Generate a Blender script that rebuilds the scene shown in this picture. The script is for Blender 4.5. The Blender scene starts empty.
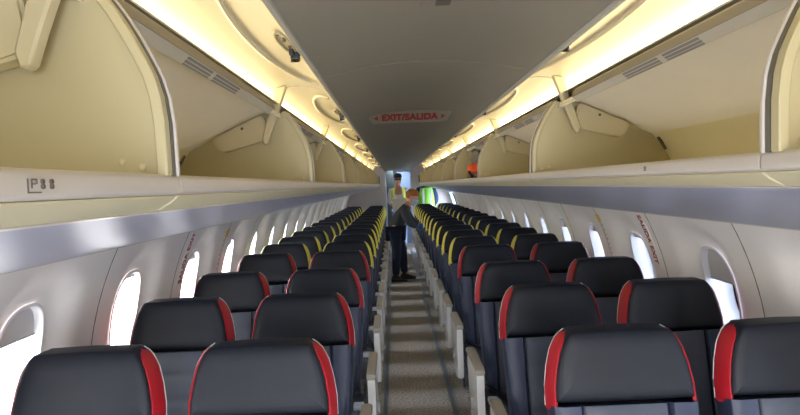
import bpy, bmesh, math, random
from mathutils import Vector, Matrix
random.seed(7)
SC = bpy.context.scene
COL = SC.collection
R_ = math.radians

# ------------------------------------------------------------------ materials
def srgb(r, g, b):
    def f(c):
        c /= 255.0
        return c/12.92 if c <= .04045 else ((c+.055)/1.055)**2.4
    return (f(r), f(g), f(b), 1)

def mat(name, rgb, rough=.5, metal=0, noise=0, nscale=30, bump=0, bscale=200, spec=.5, emit=None, estr=0, sheen=0):
    m = bpy.data.materials.new(name); m.use_nodes = True
    nt = m.node_tree; b = nt.nodes['Principled BSDF']
    c = srgb(*rgb)
    b.inputs['Base Color'].default_value = c
    b.inputs['Roughness'].default_value = rough
    b.inputs['Metallic'].default_value = metal
    b.inputs['Specular IOR Level'].default_value = spec
    if sheen: b.inputs['Sheen Weight'].default_value = sheen
    tc = nt.nodes.new('ShaderNodeTexCoord')
    if noise:
        n = nt.nodes.new('ShaderNodeTexNoise'); n.inputs['Scale'].default_value = nscale; n.inputs['Detail'].default_value = 4
        nt.links.new(tc.outputs['Object'], n.inputs['Vector'])
        r = nt.nodes.new('ShaderNodeValToRGB')
        r.color_ramp.elements[0].position = .3; r.color_ramp.elements[1].position = .7
        r.color_ramp.elements[0].color = tuple(x*(1-noise) for x in c[:3])+(1,)
        r.color_ramp.elements[1].color = tuple(min(1, x*(1+noise)) for x in c[:3])+(1,)
        nt.links.new(n.outputs['Fac'], r.inputs['Fac']); nt.links.new(r.outputs['Color'], b.inputs['Base Color'])
    if bump:
        n2 = nt.nodes.new('ShaderNodeTexNoise'); n2.inputs['Scale'].default_value = bscale
        nt.links.new(tc.outputs['Object'], n2.inputs['Vector'])
        bp = nt.nodes.new('ShaderNodeBump'); bp.inputs['Strength'].default_value = bump; bp.inputs['Distance'].default_value = .002
        nt.links.new(n2.outputs['Fac'], bp.inputs['Height']); nt.links.new(bp.outputs['Normal'], b.inputs['Normal'])
    if emit:
        b.inputs['Emission Color'].default_value = srgb(*emit); b.inputs['Emission Strength'].default_value = estr
    return m

M = {}
M['wall']    = mat('wall_plastic', (232,226,220), .45, noise=.02, nscale=3)
M['dado']    = mat('dado_plastic', (170,168,170), .6, noise=.04, nscale=8)
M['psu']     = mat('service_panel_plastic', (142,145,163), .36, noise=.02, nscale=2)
M['rail']    = mat('lip_plastic', (190,184,178), .35)
M['railcream'] = mat('cream_plastic', (194,187,156), .4)
M['binback'] = mat('bin_cream_brightened', (242,237,212), .5, noise=.02, nscale=2)  # bin cream lightened to make up for weak light inside the bins
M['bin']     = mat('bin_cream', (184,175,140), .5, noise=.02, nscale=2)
M['bintop']  = mat('bin_lining', (244,240,230), .55, noise=.02, nscale=3)
M['door']    = mat('bin_door_cream', (226,217,186), .38, noise=.015, nscale=3)
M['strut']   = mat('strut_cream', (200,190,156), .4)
M['fascia']  = mat('fascia_grey', (140,132,116), .5)
M['strip']   = mat('placard_strip', (198,194,180), .45)
M['slot']    = mat('slot_dark', (136,132,128), .6)
M['gasket']  = mat('gasket_grey', (96,92,84), .6)
M['ceil']    = mat('ceiling_grey', (148,143,128), .42, noise=.03, nscale=1.5)
M['seam']    = mat('seam_dark', (78,76,74), .7)
M['black']   = mat('black_leather', (22,26,36), .52, noise=.12, nscale=12, bump=.25, bscale=350, spec=.35)
M['grey']    = mat('grey_leather', (66,72,86), .5, noise=.06, nscale=15, bump=.25, bscale=350)
M['navy']    = mat('bolster_leather', (44,53,76), .48, noise=.06, nscale=15, bump=.2, bscale=350)
M['red']     = mat('red_trim', (172,28,40), .42, bump=.1, spec=.4)
M['yellow']  = mat('yellow_trim', (232,222,84), .42, bump=.1, spec=.4)
M['shell']   = mat('shell_grey', (58,62,70), .5)
M['armw']    = mat('arm_white', (222,222,220), .4)
M['armcap']  = mat('arm_cap_taupe', (168,162,150), .42)
M['metal']   = mat('frame_metal', (120,122,126), .4, metal=.8)
M['track']   = mat('track_blue_grey', (140,154,170), .35, metal=.5)
M['belt']    = mat('belt_dark', (28,30,40), .7)
M['buckle']  = mat('buckle_pale', (196,204,214), .35, metal=.2)
M['plate']   = mat('sign_plate', (126,123,108), .5)
M['signred'] = mat('sign_red', (140,8,24), .5)
M['mark']    = mat('mark_grey', (104,96,88), .6)
M['placred'] = mat('placard_red', (150,40,44), .6)
M['placyel'] = mat('placard_yellow', (214,178,40), .5)
M['latch']   = mat('latch_dark', (60,62,66), .35, metal=.6)
M['bulk']    = mat('bulkhead_laminate', (205,196,192), .5, noise=.02, nscale=4)
M['galley']  = mat('galley_white', (214,220,228), .4)
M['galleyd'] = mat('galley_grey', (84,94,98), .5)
M['galleyb'] = mat('door_blue_grey', (150,172,205), .5)
M['frame']   = mat('window_frame_plastic', (214,212,214), .4)
M['shade']   = mat('window_shade_plastic', (188,186,184), .5)
M['skin']    = mat('skin', (196,140,112), .55)
M['hair']    = mat('hair_ginger', (150,92,48), .8, noise=.2, nscale=60)
M['hairk']   = mat('hair_black', (26,24,28), .7, noise=.2, nscale=60)
M['mask']    = mat('mask_blue', (150,182,204), .8)
M['jacket']  = mat('jacket_grey', (62,64,68), .85, noise=.1, nscale=40)
M['trouser'] = mat('trouser_navy', (26,32,52), .85, noise=.1, nscale=40)
M['jeans']   = mat('jeans_pale', (150,168,196), .85, noise=.06, nscale=40)
M['shoe']    = mat('shoe_black', (18,18,20), .6)
M['glove']   = mat('glove_blue', (34,84,170), .5)
M['vest']    = mat('vest_yellow', (206,222,40), .6)
M['lime']    = mat('vest_lime', (140,214,60), .6)
M['silver']  = mat('reflective_silver', (200,208,206), .35)
M['shirt']   = mat('shirt_pale', (206,202,214), .8)
M['dkblue']  = mat('sleeve_navy', (30,44,88), .8)
M['carton']  = mat('carton_pale', (206,198,186), .7, noise=.03)
M['orange']  = mat('hivis_orange', (236,88,32), .6, noise=.05, nscale=20)
M['greycloth'] = mat('cloth_grey', (120,116,108), .8, noise=.1, nscale=40)
M['khaki']   = mat('cloth_dull_yellow', (150,140,70), .8)

def carpet():
    m = bpy.data.materials.new('carpet'); m.use_nodes = True
    nt = m.node_tree; b = nt.nodes['Principled BSDF']; b.inputs['Roughness'].default_value = .95
    tc = nt.nodes.new('ShaderNodeTexCoord')
    n = nt.nodes.new('ShaderNodeTexNoise'); n.inputs['Scale'].default_value = 70; n.inputs['Detail'].default_value = 5; n.inputs['Roughness'].default_value = .8
    nt.links.new(tc.outputs['Object'], n.inputs['Vector'])
    r = nt.nodes.new('ShaderNodeValToRGB')
    e = r.color_ramp.elements
    e[0].position = .36; e[0].color = srgb(84,82,82)
    e[1].position = .66; e[1].color = srgb(236,230,220)
    x = e.new(.5); x.color = srgb(176,170,162)
    nt.links.new(n.outputs['Fac'], r.inputs['Fac'])
    mp = nt.nodes.new('ShaderNodeMapping'); mp.inputs['Scale'].default_value = (.6, 3.2, 1)
    nt.links.new(tc.outputs['Object'], mp.inputs['Vector'])
    n3 = nt.nodes.new('ShaderNodeTexNoise'); n3.inputs['Scale'].default_value = 1.0; n3.inputs['Detail'].default_value = 1
    nt.links.new(mp.outputs['Vector'], n3.inputs['Vector'])
    r3 = nt.nodes.new('ShaderNodeValToRGB'); r3.color_ramp.elements[0].position = .4; r3.color_ramp.elements[1].position = .62
    r3.color_ramp.elements[0].color = (1,1,1,1); r3.color_ramp.elements[1].color = (1,1,1,1)
    nt.links.new(n3.outputs['Fac'], r3.inputs['Fac'])
    mx = nt.nodes.new('ShaderNodeMixRGB'); mx.blend_type = 'MULTIPLY'; mx.inputs['Fac'].default_value = 1
    nt.links.new(r.outputs['Color'], mx.inputs[1]); nt.links.new(r3.outputs['Color'], mx.inputs[2])
    nt.links.new(mx.outputs['Color'], b.inputs['Base Color'])
    bp = nt.nodes.new('ShaderNodeBump'); bp.inputs['Strength'].default_value = .5; bp.inputs['Distance'].default_value = .004
    nt.links.new(n.outputs['Fac'], bp.inputs['Height']); nt.links.new(bp.outputs['Normal'], b.inputs['Normal'])
    return m
M['carpet'] = carpet()

def emitter(name, rgb, s):
    m = bpy.data.materials.new(name); m.use_nodes = True
    nt = m.node_tree; nt.nodes.clear()
    o = nt.nodes.new('ShaderNodeOutputMaterial'); e = nt.nodes.new('ShaderNodeEmission')
    e.inputs['Color'].default_value = srgb(*rgb); e.inputs['Strength'].default_value = s
    nt.links.new(e.outputs[0], o.inputs[0]); return m
M['cove'] = emitter('cove_light', (255,232,182), 3.4)
M['downlight'] = emitter('downlight', (255,244,225), 14.0)

def pane_mat():
    m = bpy.data.materials.new('window_acrylic'); m.use_nodes = True
    nt = m.node_tree; nt.nodes.clear()
    o = nt.nodes.new('ShaderNodeOutputMaterial'); t = nt.nodes.new('ShaderNodeBsdfTransparent')
    g = nt.nodes.new('ShaderNodeBsdfGlossy'); g.inputs['Roughness'].default_value = .05
    f = nt.nodes.new('ShaderNodeFresnel'); f.inputs['IOR'].default_value = 1.3
    mx = nt.nodes.new('ShaderNodeMixShader'); t.inputs['Color'].default_value = (.93,.95,.97,1)
    nt.links.new(f.outputs[0], mx.inputs[0]); nt.links.new(t.outputs[0], mx.inputs[1]); nt.links.new(g.outputs[0], mx.inputs[2])
    nt.links.new(mx.outputs[0], o.inputs[0]); return m
M['pane'] = pane_mat()

# ------------------------------------------------------------------ mesh helpers
class MB:
    def __init__(s): s.bm = bmesh.new()
    def faces(s, vs, fs):
        v = [s.bm.verts.new(p) for p in vs]
        for f in fs:
            try: s.bm.faces.new([v[i] for i in f])
            except ValueError: pass
        return v
    def box(s, x0, x1, y0, y1, z0, z1, bev=0, seg=2, mtx=None):
        t = bmesh.new()
        v = [t.verts.new((x, y, z)) for x in (x0,x1) for y in (y0,y1) for z in (z0,z1)]
        for f in ((0,1,3,2),(4,6,7,5),(0,4,5,1),(2,3,7,6),(0,2,6,4),(1,5,7,3)): t.faces.new([v[i] for i in f])
        bmesh.ops.recalc_face_normals(t, faces=t.faces)
        if bev: bmesh.ops.bevel(t, geom=t.edges[:], offset=bev, segments=seg, affect='EDGES', profile=.6)
        s.merge(t, mtx)
    def merge(s, t, mtx=None):
        if mtx is not None: bmesh.ops.transform(t, matrix=mtx, verts=t.verts)
        mp = {v: s.bm.verts.new(v.co) for v in t.verts}
        for f in t.faces:
            try: s.bm.faces.new([mp[v] for v in f.verts])
            except ValueError: pass
        t.free()
    def loft(s, rings, close=True, cap0=True, cap1=True):
        R = [[s.bm.verts.new(p) for p in r] for r in rings]
        n = len(R[0])
        for a, b in zip(R, R[1:]):
            for i in range(n if close else n-1):
                j = (i+1) % n
                try: s.bm.faces.new((a[i], a[j], b[j], b[i]))
                except ValueError: pass
        if close and cap0: s.bm.faces.new(R[0][::-1])
        if close and cap1: s.bm.faces.new(R[-1])
    def tube(s, pts, r, n=8, cap=True):
        pts = [Vector(p) for p in pts]; rings = []
        up = Vector((0,0,1))
        for i, p in enumerate(pts):
            d = (pts[min(i+1, len(pts)-1)]-pts[max(i-1, 0)]).normalized()
            u = d.cross(up)
            if u.length < .05: u = d.cross(Vector((1,0,0)))
            u.normalize(); w = d.cross(u).normalized()
            rr = r[i] if isinstance(r, (list, tuple)) else r
            rings.append([p+rr*(math.cos(2*math.pi*k/n)*u+math.sin(2*math.pi*k/n)*w) for k in range(n)])
        s.loft(rings, True, cap, cap)
    def prism_y(s, prof, y0, y1, bev=0, seg=1, mtx=None):       # profile of (x, z) pushed along y
        t = bmesh.new()
        a = [t.verts.new((x, y0, z)) for x, z in prof]; b = [t.verts.new((x, y1, z)) for x, z in prof]
        n = len(prof)
        t.faces.new(a); t.faces.new(b[::-1])
        for i in range(n): t.faces.new((a[i], b[i], b[(i+1) % n], a[(i+1) % n]))
        bmesh.ops.recalc_face_normals(t, faces=t.faces)
        if bev: bmesh.ops.bevel(t, geom=[e for e in t.edges if e.calc_face_angle(0) > .5], offset=bev, segments=seg, affect='EDGES')
        s.merge(t, mtx)
    def prism_x(s, prof, x0, x1, bev=0, seg=1, mtx=None):       # profile of (y, z) pushed along x
        s.prism_y([(p[0], p[1]) for p in prof], x0, x1, bev, seg, (mtx or Matrix())@Matrix(((0,1,0,0),(1,0,0,0),(0,0,1,0),(0,0,0,1))))
    def sphere(s, c, r, seg=12, ring=8):
        t = bmesh.new(); bmesh.ops.create_uvsphere(t, u_segments=seg, v_segments=ring, radius=1)
        rx, ry, rz = r if isinstance(r, (tuple, list)) else (r, r, r)
        s.merge(t, Matrix.Translation(c)@Matrix.Diagonal((rx, ry, rz, 1)))
    def strip(s, prof, y0, y1, th=0):                           # open sheet along y, with thickness
        if th:
            n = len(prof); off = []
            for i in range(n):
                a = Vector(prof[max(i-1, 0)]); b = Vector(prof[min(i+1, n-1)]); d = (b-a).normalized()
                off.append((prof[i][0]-d.y*th, prof[i][1]+d.x*th))
            s.prism_y(list(prof)+off[::-1], y0, y1)
        else:
            s.faces([(x, y, z) for y in (y0, y1) for x, z in prof], [(i, i+1, len(prof)+i+1, len(prof)+i) for i in range(len(prof)-1)])
    def build(s, name, m, parent=None, smooth=True, ang=38, mtx=None, recalc=True):
        bm = s.bm
        if mtx is not None: bmesh.ops.transform(bm, matrix=mtx, verts=bm.verts)
        if recalc: bmesh.ops.recalc_face_normals(bm, faces=bm.faces)
        for f in bm.faces: f.smooth = smooth
        if smooth:
            for e in bm.edges:
                if len(e.link_faces) != 2 or e.calc_face_angle(0) > R_(ang): e.smooth = False
        me = bpy.data.meshes.new(name); bm.to_mesh(me); bm.free()
        me.materials.append(M[m] if isinstance(m, str) else m)
        o = bpy.data.objects.new(name, me); COL.objects.link(o)
        if parent: o.parent = parent
        if smooth:
            wn_ = o.modifiers.new('normals', 'WEIGHTED_NORMAL'); wn_.keep_sharp = True
        return o

def tag(o, label=None, cat=None, group=None, kind=None):
    if label: o['label'] = label
    if cat: o['category'] = cat
    if group: o['group'] = group
    if kind: o['kind'] = kind
    return o
def struct(o): o['kind'] = 'structure'; return o
def empty(name, loc=(0,0,0)):
    o = bpy.data.objects.new(name, None); COL.objects.link(o); o.location = loc; o.empty_display_size = .1; return o
def kids(o): return [c for c in bpy.data.objects if c.parent == o]
def copy_tree(o, parent=None, tree=None):
    c = o.copy(); COL.objects.link(c); c.parent = parent
    for ch, sub in (tree or tree_of(o)): copy_tree(ch, c, sub or [()] and sub)
    return c
def tree_of(o): return [(c, tree_of(c)) for c in kids(o)]
def dup(o, tree):
    c = o.copy(); COL.objects.link(c)
    for ch, sub in tree:
        d = dup(ch, sub); d.parent = c
    return c
def text_mesh(txt, size, depth=.0008, bold=0):
    cu = bpy.data.curves.new('lettering', 'FONT'); cu.body = txt; cu.size = size; cu.extrude = depth; cu.offset = bold; cu.space_character = 1+bold*6
    cu.align_x = 'CENTER'; cu.align_y = 'CENTER'
    to = bpy.data.objects.new('t', cu); COL.objects.link(to); bpy.context.view_layer.update()
    me = bpy.data.meshes.new_from_object(to.evaluated_get(bpy.context.evaluated_depsgraph_get()))
    bpy.data.objects.remove(to); return me
def lettering(txt, size, mtx, m, parent, name='lettering', sx=1.0, bold=0):
    me = text_mesh(txt, size, bold=bold); me.transform(mtx@Matrix.Diagonal((sx,1,1,1))); me.materials.clear(); me.materials.append(M[m])
    o = bpy.data.objects.new(name, me); COL.objects.link(o); o.parent = parent; return o
def smooth01(t): t = max(0, min(1, t)); return t*t*(3-2*t)

ORD = ['first','second','third','fourth','fifth','sixth','seventh','eighth','ninth','tenth','eleventh','twelfth','thirteenth','fourteenth','fifteenth','sixteenth','seventeenth','eighteenth','nineteenth','twentieth']

# ------------------------------------------------------------------ shell
RW, CZ = 1.385, .76
YB, YE = -2.27, 15.55          # cabin ends
def P(sg, y, phi, out=0): return (sg*(RW+out)*math.cos(phi), y, CZ+(RW+out)*math.sin(phi))
PHW = R_(27.6)                 # top of the visible wall
WIN = [-1.15,-.35,.45,1.25,2.05,2.88,3.78,4.62,5.42,6.2]
while WIN[-1] < 14.0: WIN.append(WIN[-1]+.785)
WZ, WHW, WHH = 1.02, .135, .205
phc = math.asin((WZ-CZ)/RW)
def sup(t, n): # superellipse unit
    c, s = math.cos(t), math.sin(t)
    return (math.copysign(abs(c)**(2/n), c), math.copysign(abs(s)**(2/n), s))
B = [YB]+[(a+b)/2 for a, b in zip(WIN, WIN[1:])]+[WIN[-1]+.39]
NA = 56
PLO, PHI = R_(-9), PHW
def depth_at(dy, ds):
    u, v = abs(dy)/(WHW*2.15), (ds-.0)/(WHH*(1.95 if ds > 0 else 1.7)); v = abs(v)
    rho = (u**2.6+v**2.6)**(1/2.6)
    return .055*smooth01((1-rho)/.45)
DOOR_Y = (14.35, 15.2)
for sg, sn in ((-1,'left'),(1,'right')):
    mb = MB()
    for wi, yc in enumerate(WIN):
        a, b = B[wi], B[wi+1]
        slo, shi = RW*(PLO-phc), RW*(PHI-phc)
        rings = []
        T = [0,.2,.4,.52,.62,.7,.77,.84,.9,.95,1]
        for t in T:
            r = []
            for k in range(NA):
                th = 2*math.pi*k/NA
                hx, hs = sup(th, 2.7); hx *= WHW; hs *= WHH
                c, s = math.cos(th), math.sin(th)
                # snap rectangle angles
                rx = (b-yc) if c > 0 else (yc-a); rs = shi if s > 0 else -slo
                q = min(rx/abs(c) if abs(c) > 1e-6 else 1e9, rs/abs(s) if abs(s) > 1e-6 else 1e9)
                ex, es = c*q, s*q
                dy, ds = ex+(hx-ex)*t, es+(hs-es)*t
                r.append(P(sg, yc+dy, phc+ds/RW, depth_at(dy, ds)))
            rings.append(r)
        mb.loft(rings, True, False, False)
        # corner fill between outer ring and rectangle
        for k in range(NA):
            th0, th1 = 2*math.pi*k/NA, 2*math.pi*(k+1)/NA
            for cs, ss in ((1,1),(-1,1),(-1,-1),(1,-1)):
                cy = (b-yc) if cs > 0 else -(yc-a); cs_ = shi if ss > 0 else slo
                tc = math.atan2(cs_, cy) % (2*math.pi)
                if th0 < tc < th1:
                    mb.faces([rings[0][k], rings[0][(k+1) % NA], P(sg, yc+cy, phc+cs_/RW)], [(0,1,2)])
    yend = B[-1]
    wall_top = PHW
    # plain end bay (with the side door opening on the right)
    def band(p0, p1, y0, y1, n=8, out=0):
        for i in range(n):
            q0, q1 = p0+(p1-p0)*i/n, p0+(p1-p0)*(i+1)/n
            mb.faces([P(sg,y0,q0,out), P(sg,y1,q0,out), P(sg,y1,q1,out), P(sg,y0,q1,out)], [(0,1,2,3)])
    if sg > 0:
        d0, d1 = DOOR_Y
        d0 = max(d0, yend)
        band(PLO, PHW, yend, d0) if d0 > yend else None
        band(PLO, PHW, d1, YE+2)
        for q0, q1, z in ((PLO, R_(-8.9), 0),): band(q0, q1, d0, d1, 1)
    else:
        band(PLO, PHW, yend, YE+2)
    band(R_(-33.4), PLO, YB, YE+2, 6)
    band(PHW, R_(90), YB, YE+2, 14, out=.03)
    struct(mb.build('wall_'+sn, 'wall', recalc=False))

# floor, front and rear bulkheads
mb = MB(); mb.box(-1.25, 1.25, YB, YE+2.2, -.04, 0); struct(mb.build('floor', 'carpet', smooth=False))
mb = MB(); mb.box(-1.5, -.5, YB-.05, YB, 0, 2.2); mb.box(.5, 1.5, YB-.05, YB, 0, 2.2); mb.box(-.5, .5, YB-.05, YB, 1.9, 2.2)  # unseen doorway opening, added behind the camera to let in fill daylight
struct(mb.build('wall_front', 'bulk', smooth=False))
l = bpy.data.lights.new('daylight_portal', 'AREA'); l.shape = 'RECTANGLE'; l.size = 1.0; l.size_y = 1.9; l.cycles.is_portal = True
o = bpy.data.objects.new('daylight_portal', l); COL.objects.link(o); o.location = (0, YB-.02, .975); o.rotation_euler = (R_(90), 0, 0)
mb = MB(); mb.box(-1.5, 1.5, YE+1.75, YE+1.8, 0, 2.25); struct(mb.build('wall_rear', 'galley', smooth=False))
# rear partitions, each side of the opening
mb = MB(); mb.box(-1.42, -.315, YE-.02, YE+.02, 0, 2.2, .006); struct(mb.build('wall_rear_left', 'bulk', smooth=False))
mb = MB(); mb.box(.30, .60, YE-.02, YE+.02, 0, 2.2, .006); mb.box(.60, 1.42, YE-.02, YE+.02, 0, 2.2, .006); struct(mb.build('wall_rear_right', 'bulk', smooth=False))
mb = MB(); mb.box(-.315, .30, YE-.02, YE+.03, 2.0, 2.2); struct(mb.build('trim_1', 'galley', smooth=False))
# opening trim (arched jamb)
mb = MB()
pts = [(-.33,YE-.03,0),(-.33,YE-.03,1.9),(-.28,YE-.03,1.975),(.265,YE-.03,1.975),(.315,YE-.03,1.9),(.315,YE-.03,0)]
mb.tube(pts, .022, 8); struct(mb.build('trim_2', 'galley'))

# ceiling panel
mb = MB()
cp = [(-.342,1.94),(-.325,1.948),(-.28,1.952),(-.2,1.972),(-.1,1.982),(0,1.985),(.1,1.982),(.2,1.972),(.28,1.952),(.325,1.948),(.342,1.94)]
prof = cp+[(.345,1.95),(.33,1.975),(.2,2.01),(-.2,2.01),(-.33,1.975),(-.345,1.95)]
ys = [YB]+[1.97+1.61*k for k in range(-2, 9)]+[YE]
for a, b in zip(ys, ys[1:]):
    mb.prism_y(prof, a+.002, b-.002)
struct(mb.build('ceiling', 'ceil'))
mb = MB()
for y in ys[1:-1]: mb.prism_y([(x, z+.004) for x, z in cp]+[(x, z+.02) for x, z in cp[::-1]], y-.002, y+.002)
struct(mb.build('trim_3', 'seam'))
# edge trims of the ceiling panel
for i, sg in enumerate((-1,1)):
    mb = MB(); mb.box(.338*sg-.006, .338*sg+.006, YB, 14.35, 1.934, 1.944, .002); struct(mb.build('trim_%d' % (4+i), 'strip'))
# rear ceiling beyond the bins
mb = MB(); mb.box(-1.2, 1.2, YE+.02, YE+1.75, 2.06, 2.1); struct(mb.build('ceiling_rear', 'galley', smooth=False))

# service panels under the bins and the rails above them
BY = [-2.27,-.66,.95,2.56,4.17,5.78,7.39,9.0,10.61,12.22,13.83]
for i, (sg, sn) in enumerate(((-1,'left'),(1,'right'))):
    mb = MB()
    pr = [(.505,1.567),(.62,1.540),(.85,1.487),(1.05,1.432),(1.15,1.412),(1.19,1.398),(1.212,1.394),(1.24,1.402)]
    mb.strip([(sg*x, z) for x, z in (pr if sg > 0 else pr)], YB, YE-.03, .0)
    struct(mb.build('trim_%d' % (6+i), 'psu', recalc=False))
    mb = MB()
    mb.tube([(sg*1.213, YB, 1.396), (sg*1.213, YE-.03, 1.396)], .006, 8); struct(mb.build('trim_%d' % (8+i), 'strip'))
    # seat-to-aisle floor tracks
    mb = MB(); mb.box(sg*.245-.017, sg*.245+.017, YB, 14.9, 0, .014, .004); mb.box(sg*.245-.004, sg*.245+.004, YB, 14.9, .0, .0175)
    struct(mb.build('trim_%d' % (10+i), 'track'))
    # lower side wall ledge
    mb = MB(); mb.prism_y([(sg*1.30,.50),(sg*1.345,.545),(sg*1.40,.56),(sg*1.40,.1),(sg*1.19,.0),(sg*1.15,.02),(sg*1.22,.16)], YB, YE-.03)
    struct(mb.build('baseboard_'+sn, 'dado'))
    # panel joints of the side wall
    mb = MB()
    for b in B[1:-1]:
        ph = [R_(-9)+(PHW-R_(-9))*k/10 for k in range(11)]
        rings = [[P(sg,b-.0025,p,-.0008), P(sg,b+.0025,p,-.0008), P(sg,b+.0025,p,.003), P(sg,b-.0025,p,.003)] for p in ph]
        mb.loft(rings)
    struct(mb.build('trim_%d' % (12+i), 'gasket', smooth=False))
# galley room walls beyond the opening
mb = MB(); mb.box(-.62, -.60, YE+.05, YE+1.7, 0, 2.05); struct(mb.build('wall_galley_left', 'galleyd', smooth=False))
mb = MB(); mb.box(.62, .64, YE+.05, YE+1.7, 0, 2.05); struct(mb.build('wall_galley_right', 'galley', smooth=False))

# windows
wn = 0
for sg, sn in ((-1,'left'),(1,'right')):
    for wi, yc in enumerate(WIN):
        wn += 1
        w = struct(empty('window_%d' % wn, (0, yc, 0)))
        def ring(k, out, lim=NA):
            return [Vector(P(sg, 0, phc+sup(2*math.pi*i/lim, 2.7)[1]*WHH*k/RW, out))+Vector((0, sup(2*math.pi*i/lim, 2.7)[0]*WHW*k, 0)) for i in range(lim)]
        mb = MB(); mb.loft([ring(1.06,.052,40), ring(1.02,.046,40), ring(.99,.052,40), ring(.95,.085,40), ring(.9,.125,40), ring(.98,.126,40)], True, False, False)
        mb.build('window_frame', 'frame', w, recalc=False)
        mb = MB()
        o_ = ring(.93,.118,40); mb.bm.faces.new([mb.bm.verts.new(p) for p in o_])
        mb.build('window_pane', 'pane', w, recalc=False)
        # shade: how far it is pulled down (0..1)
        s = {(-1,4):.30,(1,5):.40,(1,4):.5,(-1,3):.3,(-1,7):.12,(1,8):.2}.get((sg,wi), [.1,.05,.14,.08][(wi*3+(sg>0))%4])
        mb = MB(); vs = []
        top = WHH*1.0; bot = top-s*2*WHH; n = 8
        rows = []
        for j in range(n+1):
            v = top+(bot-top)*j/n
            hw = WHW*.97*max(0, 1-abs(v/(WHH*1.01))**2.7)**(1/2.7)
            rows.append([Vector(P(sg, yy, phc+v/RW, .078)) for yy in [hw*(-1+2*q/10) for q in range(11)]])
        mb.loft(rows, False)
        for row in (rows[-1],): mb.tube([row[0], row[-1]], .005, 6)
        mb.build('window_shade', 'shade', w, recalc=False)

# right side door opening at the back: a frame around bare daylight
mb = MB()
d0, d1 = max(DOOR_Y[0], B[-1]), DOOR_Y[1]
mb.tube([P(1,d0,R_(-9)),P(1,d0,0),P(1,d0,R_(12)),P(1,d0,R_(24)),P(1,d0+.08,R_(27)),P(1,d1-.08,R_(27)),P(1,d1,R_(24)),P(1,d1,R_(12)),P(1,d1,0),P(1,d1,R_(-9))], .03, 8)
struct(mb.build('door_1', 'galleyb'))

# ------------------------------------------------------------------ cove lights
for sg, sn in ((-1,'left'),(1,'right')):
    root = empty('cove_light', (sg*.64, 0, 1.95))
    tag(root, 'glowing warm cove light running the whole length above the %s overhead bins' % sn, 'light', 'cove lights')
    mb = MB()
    mb.prism_y([(sg*(x-.64), z-1.95) for x, z in ((.60,1.947),(.655,1.965),(.668,1.995),(.66,2.0),(.645,1.972),(.598,1.955))], YB+.02, 13.8)
    mb.build('light_diffuser', 'cove', root)
    mb = MB()
    mb.prism_y([(sg*(x-.64), z-1.95) for x, z in ((.568,1.935),(.60,1.944),(.69,1.96),(.69,2.01),(.68,2.01),(.68,1.97),(.60,1.9465),(.568,1.94))], YB+.02, 13.8)
    mb.build('light_housing', 'strip', root)

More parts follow.
